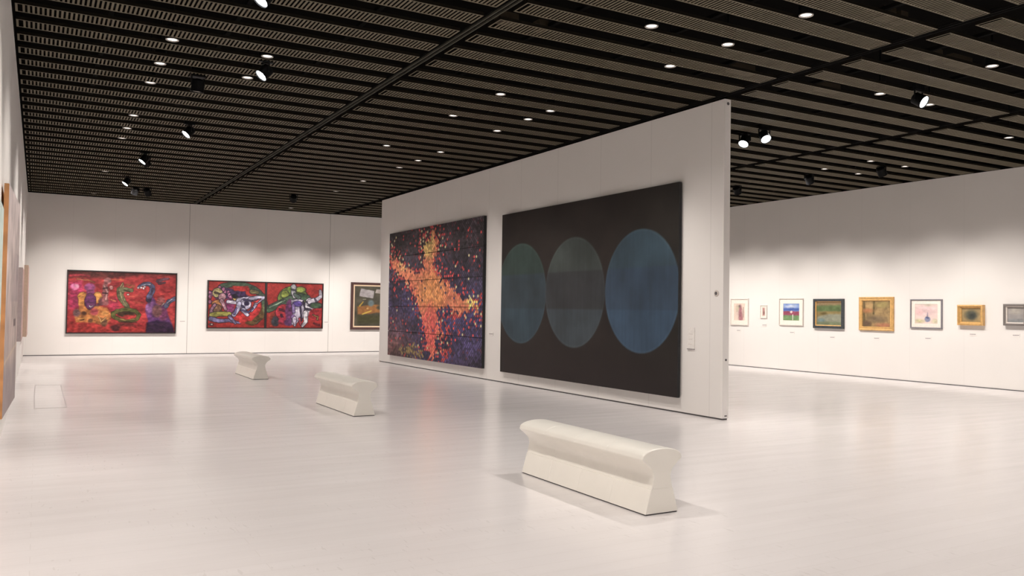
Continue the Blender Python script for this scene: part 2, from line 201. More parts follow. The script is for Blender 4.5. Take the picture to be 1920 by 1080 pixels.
ART_JSON = '''{"serpents":[["p",[[-0.055,1.864],[3.013,1.982],[3.019,1.764],[2.075,1.782],[1.17,1.639],[-0.05,1.671]],[92,34,30],0.12],["s",[[0.055,1.711],[0.29,1.732],[0.551,1.704]],0.036,0.014,[205,35,60],0.05],["s",[[0.229,1.603],[0.511,1.581],[0.687,1.513]],0.019,0.012,[190,105,50],0.03],["s",[[1.126,1.613],[1.462,1.612]],0.017,0.027,[195,85,45],0.04],["p",[[0.018,1.505],[0.359,1.564],[0.433,1.226],[0.38,0.787],[0.168,0.687],[0.029,0.685]],[196,24,92],0.12],["p",[[1.054,0.945],[1.318,1.099],[1.418,0.704],[1.174,0.602]],[185,25,70],0.1],["p",[[0.005,0.396],[1.204,0.307],[2.163,0.111],[2.167,-0.015],[-0.006,-0.013]],[178,32,28],0.1],["s",[[1.579,1.478],[1.762,1.434],[1.718,1.357]],0.037,0.05,[150,70,40],0.05],["s",[[1.164,0.997],[1.276,0.962]],0.025,0.025,[210,95,70],0.03],["s",[[1.774,0.959],[2.005,0.913]],0.017,0.037,[200,70,45],0.05],["s",[[1.633,1.106],[1.976,1.138]],0.017,0.012,[215,80,60],0.04],["s",[[2.394,1.148],[2.793,1.233]],0.023,0.015,[205,45,45],0.05],["e",0.171,1.364,0.103,0.102,0,[236,112,170],0.045],["e",0.231,1.39,0.047,0.058,0,[245,165,195],0.045],["e",0.246,0.954,0.086,0.145,0,[140,30,75],0.08],["e",0.571,1.363,0.144,0.127,0,[158,62,128],0.05],["p",[[0.486,1.276],[0.692,1.293],[0.718,1.159],[0.5,1.154]],[145,55,115],0.04],["e",0.383,1.083,0.125,0.126,0,[222,150,42],0.03],["e",0.786,1.063,0.121,0.171,0,[218,146,48],0.03],["p",[[0.265,1.052],[0.477,1.202],[0.496,0.886],[0.381,0.739],[0.293,0.81]],[220,140,45],0.03],["p",[[0.315,0.81],[0.792,0.818],[1.059,0.749],[1.175,0.553],[1.136,0.355],[0.984,0.207],[0.674,0.304],[0.221,0.301],[0.195,0.446]],[206,122,42],0.05],["e",0.593,0.937,0.153,0.239,0,[112,44,104],0.03],["s",[[0.574,0.802],[0.619,0.766],[0.662,0.792]],0.012,0.012,[200,190,210],0.02],["s",[[0.749,0.817],[0.989,0.895]],0.022,0.037,[105,60,75],0.03],["e",0.877,0.942,0.066,0.11,0,[110,60,70],0.04],["e",0.71,0.621,0.11,0.11,0,[170,60,70],0.06],["e",0.429,0.569,0.076,0.061,0,[105,60,35],0.04],["e",0.608,0.352,0.065,0.061,0,[100,60,35],0.04],["e",0.39,0.399,0.06,0.044,0,[92,55,30],0.03],["e",0.982,0.305,0.089,0.123,0,[120,80,55],0.05],["s",[[0.823,0.476],[0.894,0.305],[1.022,0.453]],0.017,0.017,[225,170,90],0.03],["e",0.997,0.576,0.1,0.074,0,[226,150,60],0.04],["s",[[0.304,0.398],[0.584,0.449]],0.024,0.017,[225,150,55],0.04],["e",0.245,0.591,0.09,0.121,0,[138,96,98],0.05],["e",1.042,1.566,0.102,0.108,0,[176,108,108],0.04],["s",[[0.985,1.461],[1.0,0.895]],0.074,0.086,[150,82,86],0.05],["s",[[0.953,1.411],[1.046,1.241],[1.008,0.994]],0.027,0.022,[196,140,135],0.03],["e",1.143,1.367,0.049,0.054,0,[196,130,125],0.02],["s",[[0.922,1.336],[1.043,1.352]],0.01,0.01,[70,40,50],0.015],["s",[[0.926,1.189],[1.048,1.192]],0.01,0.01,[80,45,55],0.015],["s",[[1.402,1.299],[1.396,1.126],[1.479,0.953],[1.596,0.806],[1.655,0.695]],0.104,0.045,[112,110,72],0.025],["s",[[1.436,1.313],[1.56,1.316],[1.708,1.295]],0.087,0.045,[126,130,88],0.025],["s",[[1.4,1.386],[1.464,1.53]],0.02,0.007,[170,150,95],0.015],["s",[[1.463,1.388],[1.483,1.505]],0.017,0.006,[160,145,95],0.015],["s",[[1.504,1.302],[1.652,1.256]],0.012,0.01,[60,66,40],0.015],["e",1.609,1.168,0.032,0.02,0,[220,205,190],0.01],["s",[[1.404,1.225],[1.455,1.003],[1.573,0.806]],0.027,0.012,[150,145,100],0.03],["e",1.574,0.582,0.25,0.124,0,[66,44,28],0.04],["s",[[1.208,0.578],[1.329,0.666],[1.576,0.707],[1.827,0.66],[1.934,0.536],[1.879,0.411],[1.653,0.347],[1.403,0.382],[1.233,0.492],[1.208,0.578]],0.054,0.054,[100,98,44],0.025],["e",1.65,0.459,0.159,0.075,0,[186,34,30],0.05],["s",[[1.289,0.455],[1.562,0.371],[1.834,0.41]],0.017,0.012,[142,132,62],0.03],["s",[[1.382,0.332],[1.859,0.31]],0.017,0.012,[70,40,28],0.04],["s",[[1.208,0.159],[1.542,0.259],[1.793,0.21]],0.062,0.037,[110,34,34],0.08],["e",1.298,0.134,0.112,0.099,0,[80,28,34],0.06],["p",[[2.123,0.815],[2.21,1.018],[2.324,1.121],[2.423,0.921],[2.682,0.925],[2.738,0.57],[2.863,0.316],[2.943,-0.015],[2.167,-0.015],[2.192,0.363],[2.103,0.664]],[108,52,122],0.05],["e",2.217,0.766,0.112,0.151,0,[150,92,160],0.05],["e",2.259,0.918,0.093,0.126,0,[135,75,145],0.05],["e",2.62,0.569,0.142,0.203,0,[120,48,96],0.06],["p",[[2.147,0.312],[2.46,0.365],[2.839,0.316],[2.991,-0.015],[2.143,-0.015]],[54,28,62],0.06],["e",2.441,0.668,0.141,0.202,0,[134,82,84],0.06],["e",2.539,0.986,0.123,0.132,0,[152,76,76],0.05],["s",[[2.566,0.822],[2.634,0.924]],0.013,0.01,[210,190,180],0.02],["s",[[2.187,1.017],[2.241,1.195]],0.076,0.071,[70,50,84],0.03],["s",[[2.208,1.118],[2.285,1.272],[2.293,1.423],[2.198,1.509],[2.059,1.505],[1.945,1.439],[1.9,1.4]],0.081,0.038,[84,84,124],0.02],["s",[[1.991,1.453],[2.105,1.506],[2.222,1.485]],0.023,0.018,[150,158,186],0.02],["s",[[2.294,1.373],[2.264,1.195]],0.018,0.018,[54,50,84],0.02],["e",1.889,1.382,0.025,0.025,0,[236,214,216],0.012],["e",1.974,1.384,0.025,0.025,0,[236,214,216],0.012],["e",2.039,1.366,0.025,0.025,0,[236,214,216],0.012],["e",2.073,1.412,0.025,0.025,0,[236,214,216],0.012],["s",[[2.696,0.824],[2.764,0.965],[2.964,1.084]],0.064,0.056,[88,90,122],0.02],["s",[[2.729,0.926],[2.869,1.056]],0.013,0.013,[150,155,180],0.02],["s",[[2.441,1.605],[2.592,1.673],[2.734,1.686]],0.051,0.028,[112,66,84],0.03],["s",[[2.478,1.53],[2.642,1.56]],0.033,0.023,[104,56,74],0.03]],"cattle":[["s",[[0.418,1.322],[0.709,1.422],[1.096,1.409],[1.431,1.273],[1.68,1.046],[1.763,0.767],[1.724,0.455],[1.486,0.205]],0.082,0.076,[72,92,72],0.03],["s",[[1.342,1.193],[1.524,1.166]],0.062,0.046,[120,110,70],0.03],["s",[[1.751,0.611],[1.635,0.361],[1.366,0.142],[1.245,0.172]],0.093,0.078,[104,78,44],0.05],["s",[[1.718,0.735],[1.753,0.518]],0.037,0.037,[120,130,90],0.04],["p",[[0.075,1.131],[0.418,1.322],[0.654,1.283],[0.921,1.228],[1.224,1.066],[1.227,0.943],[0.929,0.891],[0.752,0.872],[0.574,0.93],[0.253,0.923]],[66,46,88],0.05],["p",[[1.026,1.231],[1.116,1.218],[1.165,1.034],[1.015,1.031]],[70,44,92],0.03],["p",[[0.74,1.361],[1.217,1.36],[1.281,1.222],[1.071,1.186],[0.803,1.21]],[196,34,30],0.04],["e",0.133,1.096,0.04,0.06,0,[196,112,160],0.015],["e",0.07,1.107,0.04,0.06,0,[196,112,160],0.015],["e",0.361,1.284,0.041,0.061,0,[196,112,160],0.015],["e",0.524,1.166,0.041,0.061,0,[196,112,160],0.015],["e",0.622,1.138,0.041,0.061,0,[196,112,160],0.015],["e",0.659,1.054,0.041,0.061,0,[196,112,160],0.015],["e",0.705,0.994,0.041,0.061,0,[196,112,160],0.015],["e",0.078,1.01,0.04,0.06,0,[196,112,160],0.015],["e",0.076,0.829,0.04,0.06,0,[196,112,160],0.015],["e",0.478,1.247,0.041,0.061,0,[196,112,160],0.015],["e",0.667,0.718,0.148,0.244,0,[150,44,110],0.06],["e",0.7,0.566,0.118,0.11,0,[170,70,140],0.04],["e",0.3,1.13,0.14,0.146,0,[190,176,112],0.02],["s",[[0.219,1.135],[0.365,1.093]],0.012,0.012,[90,76,54],0.015],["e",0.839,0.951,0.071,0.055,0,[200,170,80],0.015],["e",0.822,1.027,0.071,0.055,0,[30,24,40],0.015],["p",[[0.14,0.83],[0.369,0.926],[0.433,0.714],[0.423,0.501],[0.177,0.498]],[176,116,62],0.03],["e",0.441,0.988,0.105,0.122,0,[176,128,140],0.02],["e",0.289,0.621,0.116,0.121,0,[150,108,80],0.03],["s",[[0.229,0.741],[0.117,0.558],[0.15,0.407]],0.039,0.036,[160,112,140],0.015],["s",[[0.429,0.866],[0.553,0.594]],0.052,0.036,[190,140,156],0.015],["s",[[0.15,0.407],[0.381,0.44],[0.674,0.444]],0.075,0.06,[152,148,62],0.02],["s",[[0.124,0.286],[0.357,0.213],[0.649,0.23],[0.827,0.185],[1.006,0.156]],0.066,0.021,[112,108,154],0.02],["s",[[0.676,0.352],[0.858,0.14]],0.046,0.024,[130,126,170],0.02],["p",[[0.853,0.354],[1.118,0.479],[1.594,0.795],[1.658,0.672],[1.364,0.235],[1.007,0.14]],[206,34,38],0.04],["s",[[0.62,0.839],[0.931,0.808]],0.052,0.04,[206,200,220],0.012],["s",[[0.959,0.876],[1.257,0.944],[1.468,0.979]],0.092,0.061,[190,186,214],0.015],["e",1.156,0.772,0.174,0.172,0,[188,184,214],0.02],["e",1.186,0.794,0.06,0.055,0,[44,34,70],0.012],["s",[[1.023,0.724],[1.114,0.664]],0.015,0.015,[60,54,104],0.012],["s",[[1.287,0.944],[1.528,1.011],[1.727,1.0],[1.532,0.856],[1.443,0.731]],0.046,0.031,[176,172,200],0.012],["p",[[1.41,0.854],[1.621,0.951],[1.502,0.825]],[190,44,50],0.02],["s",[[0.962,0.784],[0.921,0.6],[0.807,0.414]],0.067,0.055,[184,182,216],0.012],["s",[[0.876,0.63],[0.821,0.445]],0.015,0.015,[100,96,160],0.012],["s",[[1.086,0.571],[1.224,0.419]],0.068,0.046,[188,186,218],0.012],["s",[[1.356,0.575],[1.474,0.731]],0.04,0.028,[178,174,208],0.012],["s",[[1.108,0.91],[1.349,0.884]],0.015,0.015,[72,66,112],0.012],["s",[[1.026,0.57],[1.267,0.512],[1.385,0.637]],0.015,0.012,[84,78,130],0.012],["e",0.114,0.105,0.026,0.021,0,[220,200,190],0.01],["e",0.157,0.1,0.026,0.021,0,[220,200,190],0.01],["e",2.663,0.972,0.486,0.425,0,[112,140,58],0.02],["e",2.391,1.125,0.126,0.126,0,[150,166,66],0.03],["e",2.894,1.295,0.16,0.095,0,[150,166,70],0.03],["e",2.708,1.068,0.191,0.127,0,[70,90,60],0.04],["s",[[1.874,0.613],[2.242,0.807],[2.552,0.97],[2.9,1.057],[3.126,1.014]],0.103,0.094,[74,100,76],0.03],["s",[[1.903,0.676],[2.396,0.92]],0.022,0.022,[130,160,130],0.03],["p",[[1.894,0.426],[2.184,0.617],[2.253,0.304],[2.041,0.052],[1.902,0.051]],[150,52,34],0.04],["e",2.1,0.209,0.124,0.172,0,[62,62,72],0.04],["e",2.358,0.525,0.246,0.258,0,[178,36,52],0.03],["s",[[2.246,0.618],[2.404,0.557]],0.022,0.016,[96,22,46],0.02],["s",[[2.282,0.43],[2.347,0.305]],0.019,0.016,[70,26,60],0.02],["e",2.349,0.21,0.157,0.126,0,[150,30,60],0.04],["e",2.561,0.559,0.146,0.411,0,[112,52,104],0.05],["e",2.538,0.18,0.158,0.126,0,[104,56,110],0.04],["p",[[2.601,0.924],[2.838,0.982],[2.999,0.931],[3.068,0.693],[3.043,0.374],[2.854,0.245],[2.731,0.054],[2.635,0.117],[2.674,0.497]],[206,196,222],0.02],["e",2.81,0.81,0.141,0.089,0,[96,72,160],0.015],["s",[[2.668,0.751],[2.689,0.529]],0.041,0.035,[150,124,190],0.02],["s",[[2.676,0.371],[2.759,0.245]],0.063,0.041,[150,110,180],0.03],["s",[[2.908,0.691],[2.95,0.246]],0.014,0.014,[52,44,70],0.01],["s",[[3.068,0.693],[3.043,0.374]],0.014,0.014,[52,44,70],0.01],["s",[[3.0,0.884],[3.105,0.502]],0.014,0.014,[52,44,70],0.01],["s",[[3.129,0.886],[3.167,0.599]],0.014,0.014,[52,44,70],0.01],["e",3.228,0.792,0.169,0.224,0,[214,210,222],0.02],["e",3.169,0.535,0.129,0.115,0,[206,202,214],0.02],["s",[[3.096,0.885],[3.195,0.823]],0.013,0.013,[70,64,84],0.01],["s",[[3.102,0.63],[3.264,0.6]],0.013,0.013,[70,64,84],0.01],["s",[[3.29,0.921],[3.358,0.762]],0.013,0.013,[70,64,84],0.01],["s",[[3.164,0.759],[3.278,0.729]],0.013,0.013,[70,64,84],0.01],["s",[[2.669,1.401],[2.657,1.226],[2.708,1.068]],0.073,0.057,[176,176,182],0.015],["s",[[2.624,1.288],[2.736,1.26]],0.013,0.013,[90,96,100],0.01],["s",[[2.707,1.132],[2.836,1.039]],0.041,0.063,[96,116,106],0.02],["s",[[3.226,0.888],[3.451,0.972],[3.586,1.088],[3.549,1.264]],0.083,0.038,[196,190,206],0.015],["s",[[3.386,0.987],[3.437,0.892]],0.013,0.013,[96,90,120],0.01],["s",[[2.725,0.308],[2.731,0.07]],0.057,0.025,[200,190,214],0.015],["s",[[3.073,0.502],[3.095,0.215],[2.986,0.055]],0.073,0.035,[210,206,216],0.015],["s",[[2.885,0.309],[2.921,0.119]],0.029,0.022,[180,60,80],0.02],["e",3.423,0.763,0.196,0.096,0,[66,90,66],0.03],["e",3.43,0.442,0.249,0.225,0,[172,28,40],0.04],["s",[[3.333,0.441],[3.497,0.378],[3.467,0.282]],0.013,0.013,[190,150,60],0.012],["s",[[3.372,0.153],[3.536,0.089]],0.013,0.013,[120,24,28],0.012]],"paper":[["p",[[0.247,1.507],[0.787,1.423],[0.747,1.115],[0.179,1.2]],[168,162,164],0.02],["p",[[0.877,1.503],[1.299,1.437],[1.255,1.281],[0.823,1.347]],[176,166,160],0.02],["p",[[0.116,0.776],[0.891,0.876],[1.313,0.75],[1.318,0.529],[0.898,0.546],[0.577,0.477],[0.123,0.45]],[154,104,58],0.06],["e",1.033,0.746,0.14,0.088,0,[70,68,56],0.06],["s",[[0.205,0.799],[0.338,0.975]],0.033,0.015,[178,146,58],0.02],["s",[[0.326,0.474],[0.666,0.609]],0.028,0.022,[206,176,74],0.02],["s",[[0.336,1.073],[0.449,1.075]],0.013,0.009,[170,166,140],0.02],["e",0.659,0.915,0.115,0.131,0,[104,120,124],0.08],["e",0.88,0.282,0.046,0.044,0,[160,156,140],0.03],["e",0.526,0.705,0.046,0.035,0,[190,150,90],0.02],["p",[[0.123,0.429],[1.32,0.44],[1.327,0.108],[0.13,0.103]],[72,70,46],0.1]],"star":[["p",[[2.262,2.706],[2.095,2.927],[2.358,2.868],[2.707,3.012],[2.799,3.191],[2.996,3.196],[2.959,2.934],[3.249,2.935],[3.116,2.66],[2.958,2.505],[2.889,2.263],[3.044,2.095],[3.29,1.968],[3.943,1.835],[4.393,1.617],[4.821,1.482],[5.389,1.407],[5.315,1.261],[4.832,1.183],[4.411,1.14],[4.056,1.252],[3.599,1.327],[3.27,1.326],[3.179,1.205],[3.239,0.924],[3.437,0.73],[3.718,0.68],[3.348,0.607],[3.062,0.557],[3.167,0.36],[3.643,0.264],[3.506,0.197],[3.072,0.315],[3.034,0.071],[2.837,0.08],[2.68,0.255],[2.521,0.413],[2.509,0.66],[2.34,0.988],[2.064,1.321],[1.612,1.75],[1.267,1.973],[0.621,2.166],[0.252,2.314],[0.05,2.642],[0.357,2.627],[0.721,2.521],[1.363,2.319],[1.971,2.169],[2.283,2.243],[2.375,2.491]],[0,0,0],0],["e",2.614,2.853,0.398,0.374,0,[0,0,0],0],["e",2.817,1.651,0.861,0.492,0,[0,0,0],0],["e",2.758,0.75,0.583,0.656,0,[0,0,0],0],["e",5.07,1.407,0.398,0.092,0,[0,0,0],0],["e",1.076,2.395,0.506,0.097,0,[0,0,0],0],["e",1.632,0.203,0.846,0.18,0,[0,0,0],0]],"circles":[["e",0.86,1.617,0.84,0.994,0,[0,0,0],0],["e",2.721,1.602,0.891,0.981,0,[0,0,0],0],["e",4.578,1.605,0.836,0.992,0,[0,0,0],0]]}'''
# ---------------------------------------------------------------- the setting
def struct(name, mb, mat, label=None, **k):
    o = mb.build(name, mat, **k); o['kind'] = 'structure'
    if label: o['label'] = label
    return o
b = MB(); b.box((XL - .3, YF - .3, -.2), (XR + .3, YB + .3, 0)); struct('floor', b, M['floor'], 'pale polished gallery floor')
WT = 5.35
b = MB(); b.box((XL - .25, YB, 0), (XR + .25, YB + .25, WT)); struct('wall_back', b, M['back'], 'white far wall of tall panels')
b = MB(); b.box((XL - .25, YF, 0), (XL, YB, WT)); struct('wall_left', b, M['side'], 'white wall along the left')
b = MB(); b.box((XR, YF, 0), (XR + .25, YB, WT)); struct('wall_right', b, M['side'], 'white wall on the right with a row of small pictures')
b = MB(); b.box((XL - .25, YF - .25, 0), (XR + .25, YF, WT)); struct('wall_front', b, M['front'], 'white wall behind the viewer')
for n, a, c in (('baseboard_back', (XL, YB - .008, 0), (XR, YB, .022)), ('baseboard_right', (XR - .008, YF, 0), (XR, YB - .01, .018))):
    b = MB(); b.box(a, c); struct(n, b, M['gap'])  # dark strip coloured as the shadow gap where wall meets floor

# free-standing partition with a dark strip for the shadow gap at its base and end-face bolts
b = MB(); b.box((XP, YP0, .022), (XP + TP, YP1, HP))
part = struct('wall_partition', b, M['part'], 'white free-standing partition carrying the two large canvases')
b = MB(); b.box((XP + .012, YP0 + .012, 0), (XP + TP - .012, YP1 - .012, .0215)); b.build('foot', M['gap'], part)
for z, r in ((.845, .016), (4.485, .022)):
    b = MB(); b.lathe([(r, 0), (r, .006), (r * .6, .009)], 16, Matrix.Translation((XP + .062, YP0, z)) @ Matrix.Rotation(PI/2, 4, 'X')); b.build('bolt', M['gap'], part)
b = MB(); b.box((XP + .045, YP0 - .006, .05), (XP + .085, YP0, .064)); b.build('latch', M['gap'], part)

# ceiling: dark deck high up, perforated metal panels below it, three tracks between the bays
b = MB(); b.box((XL - .25, YF - .25, WT), (XR + .25, YB + .25, WT + .15))
ceil = struct('ceiling', b, M['deck'], 'dark ceiling of brown perforated metal panels with black gaps')
# black lining of the wall tops above the panels (the void is painted black)
for n, a, c in (('void_lining', (XL, YF, H), (XL + .01, YB, WT)), ('void_lining', (XR - .01, YF, H), (XR, YB, WT)),
                ('void_lining', (XL + .01, YB - .01, H), (XR - .01, YB, WT)), ('void_lining', (XL + .01, YF, H), (XR - .01, YF + .01, WT))):
    b = MB(); b.box(a, c); b.build(n, M['deck'], ceil)
BAYS = ((-.292, 4.03), (4.232, 8.405), (8.62, 12.79), (13.0, 17.50))
def panel_mesh(w):
    """one panel: a tray 0.29 wide, its underside cut with cross slots, turned-up lips"""
    b = MB(); p = .045; n = int((w - .024) / p); m0 = max(.012, (w - n * p) / 2); e = .020; t = .003; lip = .036
    b.quad([(0,0,0),(w,0,0),(w,e,0),(0,e,0)]); b.quad([(0,PW-e,0),(w,PW-e,0),(w,PW,0),(0,PW,0)])
    b.quad([(0,e,0),(m0,e,0),(m0,PW-e,0),(0,PW-e,0)]); b.quad([(w-m0,e,0),(w,e,0),(w,PW-e,0),(w-m0,PW-e,0)])
    for y, s in ((0, 1), (PW, -1)):
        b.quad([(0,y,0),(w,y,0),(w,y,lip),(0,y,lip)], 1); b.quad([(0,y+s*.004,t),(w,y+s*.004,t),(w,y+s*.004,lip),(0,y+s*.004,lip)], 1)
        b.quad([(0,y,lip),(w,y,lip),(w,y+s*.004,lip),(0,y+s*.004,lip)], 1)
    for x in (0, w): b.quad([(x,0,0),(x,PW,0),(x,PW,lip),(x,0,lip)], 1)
    for y in (e, PW - e): b.quad([(m0,y,0),(w-m0,y,0),(w-m0,y,t),(m0,y,t)])
    for i in range(n):
        x0 = m0 + i * p; x1 = x0 + p * .50          # bar between two slots
        if i == 0: continue
        b.quad([(x0,e,0),(x1,e,0),(x1,PW-e,0),(x0,PW-e,0)])
        for x in (x0, x1): b.quad([(x,e,0),(x,PW-e,0),(x,PW-e,t),(x,e,t)])
    return b
protos = []
for i, (x0, x1) in enumerate(BAYS):
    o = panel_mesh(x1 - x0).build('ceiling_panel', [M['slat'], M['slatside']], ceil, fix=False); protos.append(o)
spots_ = [(k, i) for k in range(-19, 30) for i in range(4)]
def seen(ki):
    k, i = ki; y = Y0 + k * PITCH; xc = sum(BAYS[i]) / 2
    far = y > 4.8 and not (i >= 2 and y > 16)
    return (0 if far else 1, math.hypot(xc, y))
spots_.sort(key=seen)
first = set(); rest = MB()
for n, (k, i) in enumerate(spots_):
    pos = (BAYS[i][0], Y0 + k * PITCH, H)
    if n < 100:
        if i not in first: o = protos[i]; first.add(i)
        else: o = protos[i].copy(); C.objects.link(o); o.parent = ceil
        o.location = pos
    else:
        w = BAYS[i][1] - BAYS[i][0]; q = panel_mesh(w); off = len(rest.v)
        rest.v += [(v[0] + pos[0], v[1] + pos[1], v[2] + pos[2]) for v in q.v]; rest.f += [tuple(off + j for j in f) for f in q.f]; rest.m += q.m
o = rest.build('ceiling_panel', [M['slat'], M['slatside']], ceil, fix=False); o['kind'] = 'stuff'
# hanger channels above the panels
for x in (.6, 1.85, 3.1, 4.95, 6.3, 7.65, 9.3, 10.7, 12.1, 13.6, 15.1, 16.6):
    b = MB(); b.box((x, YF + .02, H + .10), (x + .05, YB - .02, H + .14)); b.build('hanger_channel', M['hanger'], ceil)
JB = ((7.82, 5.72, .10), (8.06, 5.72, .06), (9.53, 6.30, .10), (10.05, 6.30, .20), (8.01, 8.02, .2), (9.7, 8.02, .2), (4.45, 8.02, .12), (4.9, 8.02, .06))
for x, y, w in JB:
    b = MB(); b.box((x - w, y - .07, 4.69), (x + w, y + .07, 4.80)); b.build('junction_box', M['duct'], ceil)
def track(name, xc, label, z=H - .004, mat=None):
    b = MB()
    for dx in (-.036, .022): b.box((xc + dx, YF + .02, z), (xc + dx + .014, YB - .012, z + .02))
    o = struct(name, b, mat or M['rail'], label)
    b = MB(); b.box((xc - .05, YF + .02, z + .0203), (xc + .05, YB - .012, z + .03)); b.build('web', M['hanger'], o)
track('trim_1', 4.12, 'dark double rail between the first two ceiling bays')
track('trim_2', XP + TP / 2, 'dark rail above the partition', mat=M['hanger'])
track('trim_3', 12.895, 'dark rail over the right hand room', z=H + .03, mat=M['hanger'])

# ---------------------------------------------------------------- lamps
LIGHT = (1.0, .925, .86)
def lamp(kind, loc, aim, watts, ang=60, blend=.5, rad=.06, parent=None, col=LIGHT, name='lamp_light'):
    d = bpy.data.lights.new(name, 'SPOT'); d.energy = watts; d.color = col; d.spot_size = math.radians(ang); d.spot_blend = blend; d.shadow_soft_size = rad
    o = bpy.data.objects.new(name, d); C.objects.link(o); o.location = loc
    v = Vector(aim) - Vector(loc); o.rotation_euler = v.to_track_quat('-Z', 'Y').to_euler()
    if parent is not None:
        o.parent = parent; o.matrix_parent_inverse = Matrix.Translation(parent.location).inverted()
    return o
# recessed downlights: columns (x) and rows (y) of the lens, in the gaps between panels
DZ = 4.634
DL = [('left bay, column next to the left wall', 1.305, (10.53, 11.66, 12.67, 15.12, 16.35, 17.24, 21.84, 26.42)),
      ('left bay, column next to the double rail', 2.43, (10.59, 11.72)),
      ('middle bay, column next to the double rail', 5.79, (7.14, 10.58, 11.80, 15.22, )),
      ('middle bay, column next to the partition', 6.94, (6.07, 7.21, 8.15, 10.67, 11.78, 12.78, 15.20, 16.34, 17.33, 19.74, 21.83, 26.48)),
      ('right room, column just past the partition', 10.30, (6.08, 7.31)),
      ('right room, second column past the partition', 11.43, (7.31,)),
      ('right room, column beyond the third rail', 14.66, (8.26, 10.75, 11.90)),
      ('right room, column next to the right wall', 15.76, (10.78, 11.90))]
ORD = ['nearest', 'second', 'third', 'fourth', 'fifth', 'sixth', 'seventh', 'eighth', 'ninth', 'tenth', 'eleventh', 'farthest']
E0 = 1.0
def make_downlight(loc, label):
    t = thing('downlight', label, 'ceiling light', loc, 0, 'recessed ceiling downlights')
    b = MB(); b.lathe([(.072, .16), (.076, .02), (.076, .0)], 24, None, True, False); b.lathe([(.012, .16), (.012, WT - DZ)], 8); b.build('housing', M['black'], t, True)
    b = MB(); b.lathe([(.074, .002), (.074, -.006), (.062, -.004), (.058, .012)], 24, None, False, False); b.build('rim', M['rim'], t, True)
    b = MB(); b.lathe([(.058, .004), (.045, .0), (.02, -.002)], 24, None, False, True); b.build('lens', M['down'], t, True)
    return t
d0 = None
for col, x, rows in DL:
    for j, y in enumerate(rows):
        y *= .9944; k = (y - Y0) / PITCH; k = math.floor(k) + min(.86, max(.65, k - math.floor(k))); y = Y0 + k * PITCH
        w = 'only' if len(rows) == 1 else 'farthest' if j == len(rows) - 1 and j > 0 else ORD[j]
        lab = f'small white recessed downlight, {col}, {w} from the camera' if w != 'only' else f'small white recessed downlight, {col}'
        if d0 is None: d0 = make_downlight((x * .9944, y, DZ), lab)
        else: dup(d0, (x * .9944, y, DZ), 0, lab, 'recessed ceiling downlights')
for x in (1.9, 6.4, 10.8, 15.2):  # added spots that light the floor, no fixtures modelled at these points
    for y in (-2.5, .5, 3.5, 6.5, 10.0, 13.5, 17.0, 20.5, 24.0):
        pw = 330 if y < 8 else 235
        if x == 6.4 and y > 8: pw = 250
        if x == 1.9 and y > 8: pw = 310
        lamp('down', (x, y, DZ - .03), (x, y, 0), pw * E0 * .84, 118, .8, .12)

# adjustable spotlights: mounting, yoke, can, lens
def spotlight(loc, aim, lit, label, r=.075, ln=.17, power=0, ang=50):
    """loc = centre of the lens, aim = the point it is turned to"""
    t = thing('spotlight', label, 'spotlight', loc, 0, 'adjustable black spotlights')
    v = (Vector(aim) - Vector(loc)).normalized(); Q = v.to_track_quat('Z', 'Y').to_matrix().to_4x4()
    b = MB(); b.lathe([(r * .45, -ln - .03), (r * .75, -ln - .01), (r * .95, -ln), (r, -.02), (r * 1.05, -.006), (r * 1.05, .01), (r * .97, .01), (r * .93, -.012)], 24, Q, True, False)
    b.build('lamp_can', M['black'], t, True)
    b = MB(); b.lathe([(r * .95, -.006), (r * .7, .002), (r * .3, .005)], 24, Q, False, True); b.build('lens', M['lens'] if lit else M['deadlens'], t, True)
    back = -v * (ln * .6); top = H - loc[2]
    side = v.cross(Vector((0, 0, 1))).normalized() * (r + .014)
    b = MB()
    for s in (-1, 1):
        p = back + side * s
        b.box((p.x - .008, p.y - .008, p.z - .02), (p.x + .008, p.y + .008, top - .03))
    q0 = back - side; q1 = back + side
    b.box((min(q0.x, q1.x) - .008, min(q0.y, q1.y) - .012, top - .032), (max(q0.x, q1.x) + .008, max(q0.y, q1.y) + .012, top - .012)); b.build('yoke', M['black'], t)
    b = MB(); b.box((back.x - .09, back.y - .03, top - .012), (back.x + .09, back.y + .03, top + .10)); b.build('mounting', M['black'], t)
    if power: lamp('spot', Vector(loc) + v * .03, aim, power, ang, .7, .05, t)
    return t
SZ = 4.43
SP = [((1.777, 8.06, SZ), (-.3, 7.5, 1.7), 'brightest spotlight, at the top edge of the view'),
      ((2.388, 10.70, SZ), (-.3, 10.1, 1.4), 'lit spotlight over the left bay, second from the camera'),
      ((2.133, 15.12, SZ), (-.3, 14.4, 1.6), 'lit spotlight over the left bay, third from the camera'),
      ((1.785, 18.55, SZ), (-.3, 18.0, 1.6), 'lit spotlight over the left bay, fourth from the camera'),
      ((1.768, 22.20, SZ), (-.3, 21.6, 1.6), 'lit spotlight over the left bay, farthest from the camera'),
      ((10.501, 10.43, SZ), (8.5, 9.66, 1.75), 'lit spotlight just right of the partition end, turned to the partition'),
      ((10.515, 9.93, SZ), (9.6, 7.2, 1.2), 'lit spotlight just right of the partition end, turned to the viewer'),
      ((10.432, 7.02, SZ), (10.75, 4.1, 2.5), 'lit spotlight high on the right, nearest to the camera')]
for loc, aim, lab in SP:
    if loc[0] < 3: spotlight(loc, aim, True, lab, .08, .14, 230, 75)
    else: spotlight(loc, aim, True, lab, .085, .15, 110, 70)
